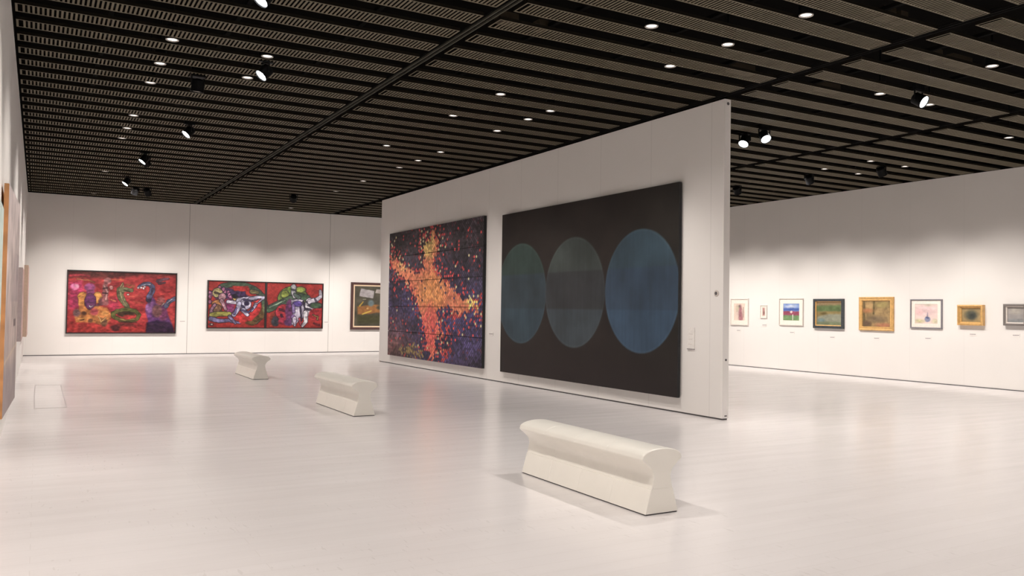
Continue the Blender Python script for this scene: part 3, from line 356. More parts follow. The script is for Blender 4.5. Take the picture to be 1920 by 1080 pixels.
DK = [((1.80, 11.86, 4.40), (1.5, 12.4, 0), 'unlit black spotlight under the left bay, hanging nearest the camera', .085, .14),
      ((1.93, 19.05, 4.46), (3.2, 21.0, 2.5), 'unlit black spotlight just above a lit one in the left bay', .08, .12),
      ((2.152, 24.1, 4.45), (1.4, 27.1, 1.4), 'black spotlight near the far wall, left one of a close pair', .085, .15),
      ((2.492, 24.1, 4.45), (4.0, 27.1, 1.6), 'black spotlight near the far wall, right one of a close pair', .085, .16),
      ((6.067, 22.95, 4.45), (6.7, 27.1, 1.5), 'black spotlight alone before the far wall, right of the double rail', .09, .15),
      ((14.77, 14.83, 4.45), (17.5, 15.8, 1.5), 'black spotlight under the right ceiling beside the partition edge', .09, .15),
      ((14.85, 12.72, 4.45), (17.5, 13.4, 1.5), 'black spotlight under the right ceiling, middle of the three', .09, .15),
      ((15.27, 11.20, 4.45), (17.5, 11.3, 1.5), 'black spotlight under the right ceiling, nearest the right wall', .09, .15)]
for loc, aim, lab, r, ln in DK: spotlight(loc, aim, False, lab, r, ln)
# wall washing light: added spots, no fixtures modelled at them
for x, w in ((.8, 330), (2.2, 420), (3.9, 330), (5.6, 400), (7.4, 400), (9.4, 480), (11.5, 330), (14, 260)):
    lamp('wash', (x, YB - 3.4, 4.5), (x, YB, 1.15), w * E0 * 1.25, 60, 1.0, .14)
for y, w in ((18.4, 300), (17.0, 330), (15.6, 330), (14.2, 320), (12.8, 300), (11.4, 300), (10.0, 290), (8.2, 280), (6, 260), (3, 220), (21, 260)):
    lamp('wash', (XR - 3.0, y, 4.5), (XR, y, 1.05), w * E0 * 1.12, 62, 1.0, .14)
for y, w in ((21.2, 130), (19.4, 150), (17.6, 150), (15.8, 150), (14.0, 150), (12.2, 150), (10.4, 150), (8.9, 110)):
    lamp('wash', (XP - 2.6, y, 4.5), (XP, y, 1.2), w * E0 * .80, 72, 1.0, .14)
for y, w in ((24.0, 260), (4.5, 220), (1.5, 200)):
    lamp('wash', (1.8, y, 4.5), (XL, y, 1.6), w * E0, 76, 1.0, .14)

# ---------------------------------------------------------------- benches
def bench(loc, label):
    t = thing('bench', label, 'bench', loc, 0, 'white moulded gallery benches')
    Ln = 1.80
    base = [(-.157, .010), (-.104, .188), (.104, .188), (.157, .010)]
    fl = [(.0985, .1885), (.0935, .215), (.086, .25), (.081, .272), (.082, .292), (.090, .315), (.104, .336), (.124, .357), (.148, .377), (.170, .393), (.183, .403)]
    top = [(.189, .411), (.1895, .420), (.184, .430)] + [(.184 * math.cos(a), .430 + .057 * math.sin(a)) for a in np.linspace(.16, PI / 2, 10)]
    right = fl + top
    seat = right + [(-x, z) for x, z in right[::-1][1:]]
    def sweep(name, prof, mat):
        b = MB(); cx = 0; cz = sum(z for _, z in prof) / len(prof)
        st = [(0, .972), (.004, .988), (.012, 1.0)]
        st += [(.022, 1.0)]
        for q in (.25, .5, .75): st += [(q * Ln - .011, 1.0), (q * Ln - .006, 1.0), (q * Ln - .002, .986), (q * Ln + .002, .986), (q * Ln + .006, 1.0), (q * Ln + .011, 1.0)]
        st += [(Ln - .022, 1.0)]
        st += [(Ln - .012, 1.0), (Ln - .004, .988), (Ln, .972)]
        n = len(prof)
        for y, s in st:
            for x, z in prof:
                zz = z if z < .30 else .30 + (z - .30) * s
                b.v.append((x * s, y, zz))
        for j in range(len(st) - 1):
            for i in range(n):
                i2 = (i + 1) % n; b.f.append((j*n+i, j*n+i2, (j+1)*n+i2, (j+1)*n+i)); b.m.append(0)
        b.f.append(tuple(range(n))); b.m.append(0); b.f.append(tuple((len(st)-1)*n + i for i in range(n))); b.m.append(0)
        b.build(name, mat, t, True)
    sweep('seat', seat, M['bench']); sweep('base', base, M['bench'])
    b = MB(); b.box((-.150, .008, 0), (.150, Ln - .008, .0098)); b.build('foot', M['darkfoot'], t)  # dark strip painted as the gap shadow under the base
    return t
b0 = bench((4.080, 4.847, 0), 'white moulded bench nearest the camera, in front of the large dark canvas')
dup(b0, (3.972, 11.037, 0), 0, 'white moulded bench between the nearest bench and the one by the far wall', 'white moulded gallery benches')
dup(b0, (4.010, 17.354, 0), 0, 'white moulded bench farthest from the camera, towards the far wall', 'white moulded gallery benches')

# ---------------------------------------------------------------- pictures
ART = json.loads(ART_JSON)
def vnoise(x, y, seed):
    r = np.random.default_rng(seed).random((64, 64)); xi = np.floor(x).astype(int); yi = np.floor(y).astype(int); fx = x - xi; fy = y - yi
    fx = fx * fx * (3 - 2 * fx); fy = fy * fy * (3 - 2 * fy); g = lambda a, c: r[a % 64, c % 64]
    return (g(xi, yi) * (1 - fx) + g(xi + 1, yi) * fx) * (1 - fy) + (g(xi, yi + 1) * (1 - fx) + g(xi + 1, yi + 1) * fx) * fy
def fbm(x, y, seed, o=4):
    s = 0; a = .5
    for i in range(o): s = s + a * vnoise(x * 2 ** i, y * 2 ** i, seed + i); a *= .5
    return s / (1 - .5 ** o)
def seg_d(X, Y, pts):
    best = np.full(X.shape, 1e9); par = np.zeros(X.shape); n = len(pts) - 1
    for i in range(n):
        (x0, y0), (x1, y1) = pts[i], pts[i+1]; dx, dy = x1 - x0, y1 - y0; l = dx*dx + dy*dy + 1e-12
        t = np.clip(((X - x0) * dx + (Y - y0) * dy) / l, 0, 1); d = np.hypot(X - x0 - t * dx, Y - y0 - t * dy)
        m = d < best; best = np.where(m, d, best); par = np.where(m, (i + t) / n, par)
    return best, par
def inside(X, Y, pts):
    c = np.zeros(X.shape, bool); n = len(pts)
    for i in range(n):
        (x0, y0), (x1, y1) = pts[i], pts[(i+1) % n]
        if y0 == y1: continue
        c ^= ((y0 > Y) != (y1 > Y)) & (X < (x1 - x0) * (Y - y0) / (y1 - y0) + x0)
    return c
def sdist(X, Y, s):
    """signed distance-like field, negative inside"""
    if s[0] == 'e':
        dx, dy = X - s[1], Y - s[2]; q = np.sqrt((dx / s[3]) ** 2 + (dy / s[4]) ** 2); return (q - 1) * min(s[3], s[4])
    if s[0] == 'p':
        d, _ = seg_d(X, Y, s[1] + [s[1][0]]); return np.where(inside(X, Y, s[1]), -d, d)
    d, t = seg_d(X, Y, s[1]); return d - (s[2] + (s[3] - s[2]) * t)
def draw(img, X, Y, shapes, warp=.012, seed=1, tex=.10, line=0, ink=(56, 42, 70)):
    WX = X + warp * (fbm(X * 12, Y * 12, seed) - .5) * 2; WY = Y + warp * (fbm(X * 12, Y * 12, seed + 9) - .5) * 2
    for k, s in enumerate(shapes):
        soft = s[-1] if s[0] != 'x' else .02; col = np.array(s[-2], float)
        d = sdist(WX, WY, s)
        if line and soft <= .03:          # dark contour under the shape
            o = np.clip(.5 - (d - line) / .012, 0, 1)[..., None] * .8; img = img * (1 - o) + o * (np.array(ink, float) * .6 + col * .12)
        a = np.clip(.5 - d / max(soft, .004), 0, 1)[..., None]
        v = 1 + tex * 2 * (fbm(X * 9 + k, Y * 14, seed + k) - .5)[..., None] * 1.6
        img = img * (1 - a) + a * col * v
    return img
def canvas_grid(name, w, h, nx, ny, rgb, parent, y, x0=0, z0=0, gain=1.0, depth=.03, edge='linen', grey=.06):
    """canvas: a grid front (x from -w/2, z from 0) carrying pigment per point, plus its sides"""
    xs = np.linspace(-w / 2, w / 2, nx) + x0; zs = np.linspace(0, h, ny) + z0
    XX, ZZ = np.meshgrid(xs, zs); n = nx * ny
    v = np.stack([XX.ravel(), np.full(n, y), ZZ.ravel()], 1)
    i, j = np.meshgrid(np.arange(nx - 1), np.arange(ny - 1)); a = (j * nx + i).ravel()
    f = np.stack([a, a + 1, a + nx + 1, a + nx], 1)
    bx = [(xs[0], y, zs[0]), (xs[-1], y, zs[0]), (xs[-1], y, zs[-1]), (xs[0], y, zs[-1])]; bb = [(p[0], y + depth, p[2]) for p in bx]
    me = bpy.data.meshes.new(name)
    me.from_pydata(v.tolist() + bx + bb, [], f.tolist() + [(n+q, n+4+q, n+4+(q+1) % 4, n+(q+1) % 4) for q in range(4)] + [(n+7, n+6, n+5, n+4)])
    me.materials.append(M['paint']); me.materials.append(M[edge])
    me.polygons.foreach_set('material_index', [0] * len(f) + [1] * 5)
    at = me.attributes.new('pigment', 'FLOAT_COLOR', 'POINT')
    c = np.ones((n + 8, 4)); p = lin(np.clip(rgb.reshape(-1, 3), 0, 255)); p = p * (1 - grey) + grey * p.mean(1, keepdims=True)
    c[:n, :3] = np.clip(p * gain, .003, .92)
    at.data.foreach_set('color', c.ravel().astype(np.float32)); me.update()
    return link(name, me, parent)
def grid(w, h, nx, ny):
    return np.meshgrid(np.linspace(0, w, nx), np.linspace(0, h, ny))
def hang(wall, a0, a1, z0):
    """place on a wall: base centre of a picture and its turn"""
    c = (a0 + a1) / 2; e = .001
    if wall == 'back': return (c, YB - e, z0), 0
    if wall == 'right': return (XR - e, c, z0), -PI / 2
    if wall == 'part': return (XP - e, c, z0), -PI / 2
    if wall == 'left': return (XL + e, c, z0), PI / 2
def picture(wall, a0, a1, z0, z1, label, cat='painting'):
    loc, rz = hang(wall, a0, a1, z0); return thing('painting', label, cat, loc, rz), abs(a1 - a0), z1 - z0
def frame(t, w, h, prof, mat, name='frame'):
    b = MB(); b.ring(w, h, prof); return b.build(name, mat, t)

# 1 serpents
t, w, h = picture('back', .71, 3.67, .63, 2.466, 'wide red painting of two serpents and a yellow robed figure, in thin black frame')
frame(t, w, h, [(0, 0), (0, -.075), (.035, -.075), (.035, -.05), (.035, 0)], M['blackframe'])
X, Y = grid(w, h, 300, 190)
img = np.zeros(X.shape + (3,)) + np.array([190, 36, 40.]); n = fbm(X * 2.2, Y * 7, 3)[..., None]; img = img * (.72 + .5 * n) + np.array([8, 10, 4]) * (n - .5) * 3
img = draw(img, X, Y, ART['serpents'], .018, 11, .24, .010, (70, 34, 30))
img *= (.70 + .60 * fbm(X * 13, Y * 19, 5, 5))[..., None]; img += (fbm(X * 7, Y * 12, 8)[..., None] - .5) * np.array([50, 36, 30.])
canvas_grid('canvas', w - .07, h - .07, 300, 190, img, t, -.055, 0, .035, .66, grey=.18)
# 2 cattle diptych: two canvases side by side
t, w, h = picture('back', 4.56, 8.22, .79, 2.286, 'wide red two part painting of cattle skulls and a seated woman, in black frame')
mid = 6.345 - (4.56 + 8.22) / 2
frame(t, w, h, [(0, 0), (0, -.08), (.03, -.08), (.03, 0)], M['blackframe'])
X, Y = grid(w, h, 380, 160)
img = np.zeros(X.shape + (3,)) + np.array([176, 36, 30.]); img *= (.74 + .5 * fbm(X * 5, Y * 5, 21))[..., None]
img = draw(img, X, Y, ART['cattle'], .016, 31, .3, .024)
img *= (.80 + .42 * fbm(X * 22, Y * 22, 6))[..., None]
xs = np.linspace(0, w, 380) - w / 2
cut = [(xs >= -w/2 + .03) & (xs <= mid - .035), (xs >= mid + .035) & (xs <= w/2 - .03)]
for sel in cut:
    q = xs[sel]; canvas_grid('canvas', q[-1] - q[0], h - .06, int(sel.sum()), 160, img[:, sel], t, -.06, (q[0] + q[-1]) / 2, .03, .66, grey=.16)
b = MB(); b.box((mid - .034, -.07, .03), (mid + .034, -.002, h - .03)); b.build('divider', M['blackframe'], t)
# 3 paper
t, w, h = picture('back', 9.18, 11.35, .762, 2.364, 'dark olive painting of pale tilted sheets, half hidden behind the partition')
frame(t, w, h, [(0, 0), (0, -.06), (.03, -.075), (.08, -.065), (.08, 0)], M['brownframe'])
b = MB(); b.ring(w - .162, h - .162, [(0, 0), (0, -.062), (.045, -.055), (.045, 0)]); o = b.build('liner', M['cream'], t); o.location.z = .081
X, Y = grid(w, h, 160, 120); img = np.zeros(X.shape + (3,)) + np.array([80, 76, 64.]); img *= (.7 + .6 * fbm(X * 4, Y * 4, 41))[..., None]
img = draw(img, X, Y, ART['paper'], .012, 43, .1); canvas_grid('canvas', w - .255, h - .255, 160, 120, img, t, -.05, 0, .1275, .85)
# 4 the big dotted star canvas: five stacked panels
t, w, h = picture('part', 15.855, 21.375, .231, 3.54, 'large indigo canvas with a glowing orange star of small dots, made of five stacked panels')
gx, gy = 336, 430
X, Y = grid(w, h, gx, gy)
PX, PY = .104, .0435
hsh = np.random.default_rng(3).random((256, 256, 6))
j0 = np.floor(Y / PY).astype(int); best = np.full(X.shape, 9e9); ci = np.zeros(X.shape, int); row = ci.copy(); cx = np.zeros(X.shape); cy = cx.copy()
for dj in (-1, 0, 1, 2):
    jj = j0 + dj; off = .5 * (jj % 2)
    ii = np.round(X / PX - off).astype(int); qx = (ii + off) * PX; qy = jj * PY
    d = ((X - qx) / .052) ** 2 + ((Y - qy) / .046) ** 2; m = d < best
    best = np.where(m, d, best); ci = np.where(m, ii, ci); row = np.where(m, jj, row); cx = np.where(m, qx, cx); cy = np.where(m, qy, cy)
R = hsh[ci % 256, row % 256]
jx = cx + .12 * (fbm(cx * 3, cy * 3, 51) - .5) + .08 * (R[..., 0] - .5); jy = cy + .12 * (fbm(cx * 3, cy * 3, 55) - .5) + .16 * (R[..., 1] - .5)
S = ART['star']; sd = sdist(jx, jy, S[0])
def blob(s): return np.clip(1.2 - np.sqrt(((jx - s[1]) / s[3]) ** 2 + ((jy - s[2]) / s[4]) ** 2), 0, 1)[..., None]
V = (jy / h)[..., None]; U = (jx / w)[..., None]
bg = np.array([50, 44, 50.]) * (1 - np.clip((.85 - V) * 2, 0, 1)) + np.array([52, 48, 84.]) * np.clip((.85 - V) * 2, 0, 1)
low = np.clip((.42 - V) * 3, 0, 1) * np.clip((.45 - U) * 3, 0, 1); bg = bg * (1 - low) + np.array([92, 62, 62.]) * low
low = np.clip((.30 - V) * 3, 0, 1) * np.clip((U - .5) * 3, 0, 1); bg = bg * (1 - low) + np.array([58, 48, 78.]) * low
cl = fbm(jx * 1.6, jy * 2.4, 61)[..., None]; bg = bg * (.30 + .95 * cl)
dotc = bg * (.85 + .9 * R[..., 2:3]) + 16 * R[..., 3:4]
pk = (R[..., 4] > .93)[..., None]; dotc = np.where(pk, bg * .5 + np.array([120, 60, 70.]) * .6, dotc)
# flame shape
fire = np.array([198, 112, 80.]) + np.zeros(bg.shape)
for s, c in ((S[1], (196, 170, 98)), (S[2], (208, 136, 76)), (S[3], (206, 84, 78)), (S[4], (222, 212, 112)), (S[5], (208, 168, 104))):
    a = np.clip(blob(s) * 1.6, 0, 1); fire = fire * (1 - a) + np.array(c, float) * a
fire = fire * (.74 + .5 * R[..., 2:3]) + np.array([10, 8, 8.])
fire = np.where((R[..., 3] > .8)[..., None], fire * .6 + np.array([92, 66, 46.]), fire)
prob = np.clip(1 - sd / .03, 0, 1) ; spark = (sd > 0) & (R[..., 5] < .62 * np.exp(-np.clip(sd, 0, 9) / .20)) | (sd > 0) & (R[..., 5] < .035)
on = (sd <= -.02) & (R[..., 5] > .03)
red = np.array([196, 72, 72.]) * (.75 + .5 * R[..., 3:4]); pale = (R[..., 3] > .86)[..., None]; red = np.where(pale, np.array([206, 196, 150.]), red)
dotc = np.where(on[..., None], fire, np.where(spark[..., None], red, dotc))
ol = (blob(S[6])[..., 0] > .25) & (R[..., 5] > .35) & ~on; dotc = np.where(ol[..., None], np.array([146, 124, 78.]) * (.7 + .5 * R[..., 2:3]), dotc)
oval = np.clip(1.0 - np.sqrt(best), 0, .45)[..., None] / .45
under = np.where(on[..., None], fire * .50 + np.array([30, 8, 6.]), bg * .55)
img = under * (1 - oval) + dotc * oval
for k in range(5):
    za, zb = int(round(k * gy / 5)), int(round((k + 1) * gy / 5)); hh = h / 5
    canvas_grid('canvas_panel', w, hh - .012, gx, zb - za, img[za:zb], t, -.075, 0, k * hh + .006, 1.08, depth=.07, grey=.07)
b = MB(); b.box((-w/2 + .02, -.06, .02), (w/2 - .02, 0, h - .02)); b.build('stretcher_frame', M['linen'], t)
# 5 the big dark canvas with three circles
t, w, h = picture('part', 9.565, 15.035, .232, 3.468, 'very large dark brown canvas with three dim blue circles in a row')
X, Y = grid(w, h, 260, 200)
img = np.zeros(X.shape + (3,)) + np.array([39, 32, 29.]); img *= (.80 + .38 * fbm(X * 2.4, Y * 2.4, 71))[..., None]
g = np.clip((X - 3.6) / 2, 0, 1)[..., None]; img = img * (1 - g) + (img * np.array([.93, 1.02, .98])) * g
lo = np.clip((1.0 - Y) / .9, 0, 1)[..., None]; img = img * (1 - .4 * lo) + .4 * lo * np.array([48, 36, 40.])
for cx_, cols in ((.80, ((50, 74, 88), (48, 66, 76), (46, 66, 62))), (2.67, ((58, 70, 78), (50, 54, 58), (60, 70, 68))), (4.57, ((48, 75, 100), (46, 68, 90), (47, 71, 86)))):
    q = np.sqrt(((X - cx_) / .945) ** 2 + ((Y - 1.605) / .99) ** 2); a = np.clip((1 - q) * 45 + .5, 0, 1)
    rim = np.exp(-((q - .985) / .02) ** 2) * (.10 + .18 * fbm(X * 3, Y * 3, 81))
    e = .03; t1 = np.clip((Y - 1.29) / e, 0, 1)[..., None]; t2 = np.clip((Y - 1.965) / e, 0, 1)[..., None]
    c = (np.array(cols[0]) * (1 - t1) + np.array(cols[1]) * t1) * (1 - t2) + np.array(cols[2]) * t2
    c = c * (.80 + .4 * fbm(X * 2.2, Y * 2.2, int(cx_ * 90)))[..., None] * (.93 + .14 * fbm(X * 26, Y * 1.5, 85))[..., None]
    a = a[..., None] * .96; img = img * (1 - a) + c * a; img += (rim[..., None] * np.array([60, 80, 84.]) * .55)
canvas_grid('canvas', w, h, 260, 200, img, t, -.072, 0, 0, .95, depth=.05, grey=.20)
b = MB(); b.box((-w/2 + .02, -.021, .02), (w/2 - .02, 0, h - .02)); b.build('stretcher_frame', M['linen'], t)

# small framed pictures along the right wall
def simple(w, h, base, shapes, seed, var=.5, f=9, nx=72, ny=72):
    X, Y = grid(w, h, nx, ny); img = np.zeros(X.shape + (3,)) + np.array(base, float); img *= (1 - var / 2 + var * fbm(X * f, Y * f, seed))[..., None]
    sh = []
    for s in shapes:
        if s[0] == 'e': sh.append(['e', s[1] * w, s[2] * h, s[3] * w, s[4] * h, 0, s[5], s[6] * h])
        else: sh.append(['s', [(q[0] * w, q[1] * h) for q in s[1]], s[2] * w, s[3] * w, s[4], s[5] * h])
    return draw(img, X, Y, sh, .012, seed, .12)
def small(y0, y1, z0, z1, fw, dep, fmat, label, matw=0, base=(120, 110, 90), shapes=(), seed=1, var=.5, f=9, prof=None, extra=None):
    t, w, h = picture('right', y0, y1, z0, z1, label)
    frame(t, w, h, prof or [(0, 0), (0, -dep), (fw * .5, -dep - .006), (fw, -dep), (fw, 0)], M[fmat])
    m = fw
    if extra:
        b = MB(); b.ring(w - 2 * m - .002, h - 2 * m - .002, [(0, 0), (0, -dep * .8), (extra[0], -dep * .55), (extra[0], 0)]); o = b.build('liner', M[extra[1]], t); o.location.z = m + .001; m += extra[0] + .002
    if matw:
        b = MB(); b.ring(w - 2 * m - .002, h - 2 * m - .002, [(0, 0), (0, -dep * .5), (matw, -dep * .5), (matw, -dep * .3), (matw, 0)]); o = b.build('mat_board', M['mat'], t); o.location.z = m + .001; m += matw + .002
    cw, ch = w - 2 * m - .002, h - 2 * m - .002
    canvas_grid('canvas', cw, ch, 72, 72, simple(cw, ch, base, shapes, seed, var, f), t, -dep * .35, 0, m + .001, depth=dep * .25, edge='mat')
    return t
small(17.16, 17.86, 1.17, 1.938, .028, .03, 'white', 'pale framed drawing of a mauve standing figure, beside the partition edge', .11, (226, 206, 190),
      [('e', .5, .5, .30, .42, (200, 178, 168), .3), ('s', [(.55, .80), (.60, .3), (.62, .12)], .13, .20, (168, 116, 122), .12), ('e', .50, .82, .10, .07, (120, 110, 104), .08), ('s', [(.85, .75), (.85, .2)], .03, .03, (150, 120, 110), .05), ('e', .3, .7, .12, .12, (186, 176, 150), .2)], 101, .15)
small(16.475, 16.715, 1.387, 1.75, .018, .025, 'white', 'tiny pale framed picture with a brown upright mark', .045, (214, 186, 176), [('s', [(.45, .85), (.5, .15)], .14, .20, (150, 104, 100), .12), ('e', .5, .35, .2, .14, (130, 90, 84), .1)], 103, .15)
small(15.214, 16.035, 1.204, 1.933, .022, .03, 'silver', 'pale framed watercolour of blue sky over red roofs and green field', .115, (112, 140, 196),
      [('e', .45, .85, .35, .10, (198, 206, 222), .15), ('e', .2, .95, .2, .06, (120, 146, 200), .1), ('s', [(0, .65), (1, .66)], .06, .06, (70, 96, 168), .1), ('s', [(0, .42), (1, .40)], .11, .11, (150, 74, 96), .06), ('s', [(0, .10), (1, .10)], .17, .17, (110, 142, 96), .06), ('e', .5, .50, .08, .08, (222, 196, 190), .04), ('s', [(.60, .34), (.60, .05)], .025, .025, (214, 214, 200), .03)], 105, .2)
small(13.935, 14.864, 1.163, 1.915, .062, .06, 'charcoal', 'green landscape painting in a thick dark frame', 0, (120, 112, 84),
      [('s', [(0, .90), (1, .92)], .08, .08, (140, 118, 88), .1), ('s', [(0, .72), (1, .74)], .10, .11, (92, 110, 70), .1), ('s', [(0, .50), (1, .50)], .07, .07, (134, 116, 72), .08), ('e', .3, .5, .12, .06, (96, 84, 50), .06), ('s', [(.1, .2), (.5, .3), (1, .28)], .12, .16, (136, 138, 120), .1), ('e', .2, .2, .14, .08, (104, 124, 124), .08), ('s', [(0, .06), (1, .06)], .06, .06, (112, 122, 96), .08)], 107, .3, extra=(.022, 'gold'))
small(12.548, 13.493, 1.144, 1.955, .095, .055, 'gold', 'brown woodland painting in a wide gold frame', 0, (146, 122, 84),
      [('e', .25, .80, .16, .16, (172, 142, 96), .1), ('s', [(.42, 1), (.40, .5)], .03, .03, (96, 84, 54), .05), ('s', [(.05, 1), (.06, 0)], .03, .04, (98, 84, 56), .05), ('e', .18, .62, .18, .08, (172, 116, 78), .1), ('e', .7, .85, .25, .12, (150, 134, 86), .1), ('e', .5, .30, .3, .12, (120, 102, 80), .15), ('e', .15, .12, .15, .10, (96, 76, 62), .1), ('e', .8, .07, .3, .07, (176, 118, 88), .08)], 109, .6, 14,
      prof=[(0, 0), (0, -.04), (.02, -.055), (.05, -.04), (.08, -.045), (.095, -.03), (.095, 0)])
small(11.34, 12.117, 1.231, 1.896, .026, .035, 'greyframe', 'watercolour of a blue vase under pink blossom in a thin grey frame', .085, (228, 206, 198),
      [('e', .5, .68, .45, .25, (226, 196, 196), .3), ('e', .18, .58, .16, .12, (208, 172, 172), .2), ('e', .55, .22, .13, .14, (134, 138, 164), .05), ('e', .55, .30, .07, .05, (84, 92, 130), .05), ('e', .2, .12, .2, .10, (200, 192, 150), .12), ('e', .88, .12, .12, .10, (198, 190, 160), .12), ('s', [(.55, .4), (.56, .55)], .03, .02, (150, 136, 150), .05), ('e', .6, .95, .12, .04, (190, 180, 160), .1)], 111, .1)
small(10.386, 10.95, 1.327, 1.77, .075, .10, 'gold', 'small dark oval study in a deep gold box frame', 0, (164, 142, 100), [('e', .5, .5, .34, .36, (92, 92, 78), .25), ('e', .55, .42, .18, .22, (66, 70, 66), .2)], 113, .3,
      prof=[(0, 0), (0, -.09), (.03, -.10), (.05, -.07), (.075, -.05), (.075, 0)])
small(9.50, 9.961, 1.343, 1.789, .045, .08, 'greygreen', 'small grey picture in a deep grey frame at the right edge of the view', 0, (150, 146, 144), [('e', .5, .75, .4, .2, (166, 160, 152), .2), ('s', [(0, .12), (1, .12)], .1, .1, (130, 132, 134), .1)], 115, .2, extra=(.02, 'white'))

# pictures along the left wall, seen nearly edge on
def leaning(y0, y1, x0, x1, xb, z0, z1, edge, img, label):
    """big unframed panel: front from (x0, y0) to (x1, y1), back on the wall side"""
    L_ = math.hypot(x1 - x0, y1 - y0); ang = math.atan2(y1 - y0, x1 - x0)
    t = thing('painting', label, 'painting', ((x0 + x1) / 2, (y0 + y1) / 2, z0), ang)
    dep = xb; hh = z1 - z0
    b = MB(); b.box((-L_/2, .004, 0), (L_/2, dep, hh)); b.build('stretcher_frame', M[edge], t)
    canvas_grid('canvas', L_ - .004, hh - .004, 120, 140, img(L_, hh), t, 0, 0, .002, depth=.0038, edge=edge)
    return t
def art_a(w, h):
    X, Y = grid(w, h, 120, 140); n = fbm(X * 9, Y * 9, 201)[..., None]; up = np.clip((Y - h * .44) / .02, 0, 1)[..., None]
    lo = np.array([176, 160, 146.]) * (.6 + .7 * n); hi = np.array([196, 212, 206.]) * (.85 + .25 * n); return lo * (1 - up) + hi * up
def art_b(w, h):
    X, Y = grid(w, h, 120, 140); n = fbm(X * 4, Y * 4, 211)[..., None]; v = (Y / h)[..., None]; uu = (X / w)[..., None]
    img = np.array([206, 192, 190.]) * v + np.array([168, 150, 142.]) * (1 - v); img = img * (.72 + .5 * n)
    d = np.clip(((uu - .35) * 2.2 + (.62 - v) * 2.2), 0, 1) * (v < .74) * (v > .5); img = img * (1 - .45 * d) + np.array([140, 126, 130.]) * .45 * d
    d = np.clip((.24 - v) * 14, 0, 1); img = img * (1 - .6 * d) + np.array([140, 128, 132.]) * .6 * d
    L1 = np.exp(-((v - .23 - .05 * uu) / .008) ** 2); img = img * (1 - .5 * L1) + np.array([210, 190, 160.]) * .5 * L1
    a = ((uu > .66) & (uu < .84) & (v > .375) & (v < .415)); img = np.where(a, np.array([96, 80, 80.]), img); return img
def art_c(w, h):
    X, Y = grid(w, h, 120, 140); return (np.array([204, 170, 162.]) * (.8 + .3 * fbm(X * 5, Y * 5, 221))[..., None])
leaning(6.10, 8.32, -.272, -.272, .046, .55, 2.30, 'linen', art_a, 'painting on the left wall cut by the photo edge, pale blue above mottled brown')
leaning(9.13, 11.18, -.262, -.202, .040, .405, 2.62, 'wood', art_b, 'tall mottled grey painting on the left wall with a raw orange wood edge')
leaning(15.1, 16.6, -.215, -.215, .10, .89, 2.05, 'mauve', art_c, 'painting on the left wall with a mauve edge, behind the raw wood edged one')
leaning(22.0, 23.9, -.205, -.205, .085, .72, 2.36, 'tan', art_c, 'painting with a tan edge on the left wall, nearest the far corner')

# ---------------------------------------------------------------- captions and wall fittings
def caption(wall, a0, a1, z0, z1, label, lines=1):
    loc, rz = hang(wall, a0, a1, z0); t = thing('caption_card', label, 'caption card', loc, rz, 'caption cards beside the pictures'); w, h = abs(a1 - a0), z1 - z0
    b = MB(); b.box((-w/2, -.006, 0), (w/2, 0, h)); b.build('mount_board', M['card'], t)
    for k in range(lines):
        z = h * (.30 + .28 * k) if lines > 1 else h * .42; q = w * (.40 - .05 * k)
        b = MB(); b.box((-q, -.0068, z), (q, -.0061, z + min(.016, h * .28))); b.build('printed_line', M['ink'], t)
    return t
caption('back', 3.77, 3.95, .965, 1.035, 'small white caption card right of the serpent painting')
caption('back', 8.27, 8.46, .97, 1.04, 'small white caption card right of the cattle painting')
caption('part', 15.48, 15.68, .955, 1.02, 'small white caption card between the star canvas and the dark canvas')
RC = [(17.55, 1.02, 'below the mauve figure drawing'), (16.58, 1.195, 'below the tiny pale picture'), (15.60, 1.02, 'below the blue sky watercolour'), (14.30, .938, 'below the green landscape'),
      (13.02, .96, 'below the wide gold frame'), (11.69, 1.006, 'below the blue vase watercolour'), (10.65, 1.133, 'below the deep gold box frame'), (9.74, 1.143, 'below the last grey picture')]
for y, z, wh in RC: caption('right', y - .08, y + .08, z - .035, z + .035, 'small white caption card on the right wall ' + wh)
loc, rz = hang('part', 9.27, 9.425, .98)
t = thing('caption_board', 'tall white text panel right of the large dark canvas', 'caption card', (loc[0], loc[1], .975), rz)
b = MB(); b.box((-.075, -.010, 0), (.075, 0, .31)); b.build('mount_board', M['card'], t)
b = MB(); b.box((-.078, -.016, -.012), (.078, 0, -.0005)); b.build('ledge', M['ink'], t)
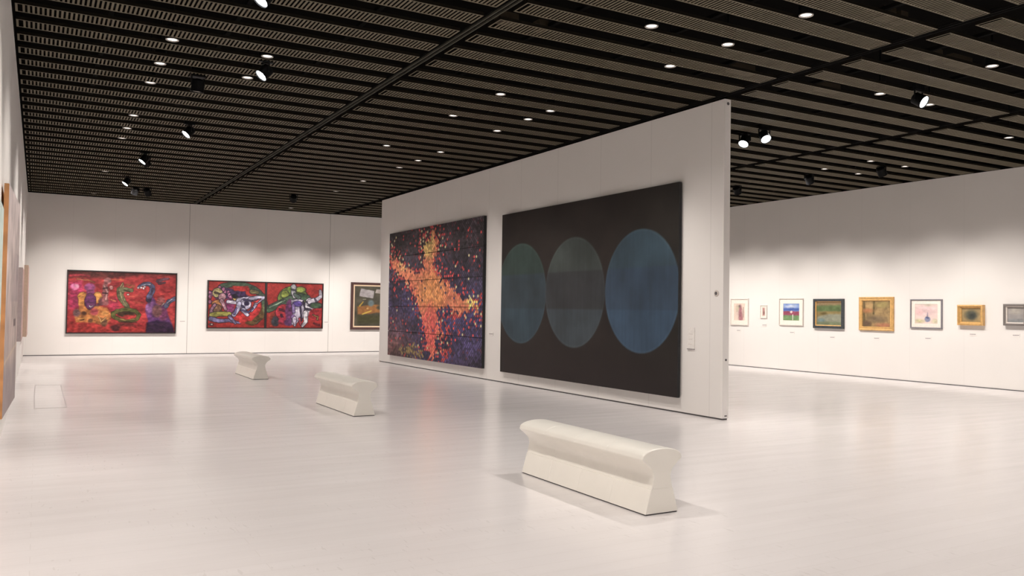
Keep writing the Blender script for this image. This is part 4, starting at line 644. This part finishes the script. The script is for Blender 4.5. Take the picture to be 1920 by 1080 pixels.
for k in range(3):
    b = MB(); b.box((-.05, -.0106, .06 + k * .075), (.02 + .01 * k, -.0101, .066 + k * .075)); b.build('printed_line', M['silver'], t)
t = thing('wall_socket', 'small round dark fitting with a pale rim near the partition end', 'wall fitting', (XP - .002, 8.83, 1.785), -PI / 2)
Q = Matrix.Rotation(PI / 2, 4, 'X')
b = MB(); b.lathe([(.045, 0), (.045, .006), (.038, .010)], 24, Q); b.build('cover_plate', M['silver'], t, True)
b = MB(); b.lathe([(.024, .0105), (.022, .016)], 20, Q); b.build('plug', M['gap'], t, True)

t = thing('floor_hatch', 'faint long rectangular floor hatch outline near the left wall', 'floor hatch', (.2, 15.5, 0))
b = MB()
for x0, y0, x1, y1 in ((-.21, -1.9, -.20, 1.9), (.20, -1.9, .21, 1.9), (-.20, -1.9, .20, -1.885), (-.20, 1.885, .20, 1.9)): b.box((x0, y0, 0), (x1, y1, .0012))
b.build('hatch_rim', M['hatch'], t)

# ---------------------------------------------------------------- camera and world
wd = bpy.data.worlds.new('world'); bpy.context.scene.world = wd; wd.use_nodes = True
wd.node_tree.nodes['Background'].inputs[0].default_value = (0, 0, 0, 1)
cd = bpy.data.cameras.new('camera'); cam = bpy.data.objects.new('camera', cd); C.objects.link(cam)
cd.sensor_width = 36; cd.lens = 29.2032; cd.clip_start = .05; cd.clip_end = 200
R_, U_, F_ = (0.8683269, -0.4957475, 0.0155832), (-0.0267842, -0.0154952, 0.9995211), (0.4952686, 0.8683285, 0.0267331)
cam.matrix_world = Matrix(((R_[0], U_[0], -F_[0], 0), (R_[1], U_[1], -F_[1], 0), (R_[2], U_[2], -F_[2], 1.5), (0, 0, 0, 1)))
sc = bpy.context.scene; sc.camera = cam
sc.view_settings.view_transform = 'Standard'; sc.view_settings.look = 'None'; sc.view_settings.gamma = 1; sc.view_settings.use_curve_mapping = False
sc.view_settings.exposure = 0.17
sc.cycles.max_bounces = 10; sc.cycles.diffuse_bounces = 6; sc.cycles.glossy_bounces = 4; sc.cycles.sample_clamp_indirect = 6
sc.cycles.use_light_tree = True; sc.cycles.caustics_reflective = False; sc.cycles.caustics_refractive = False
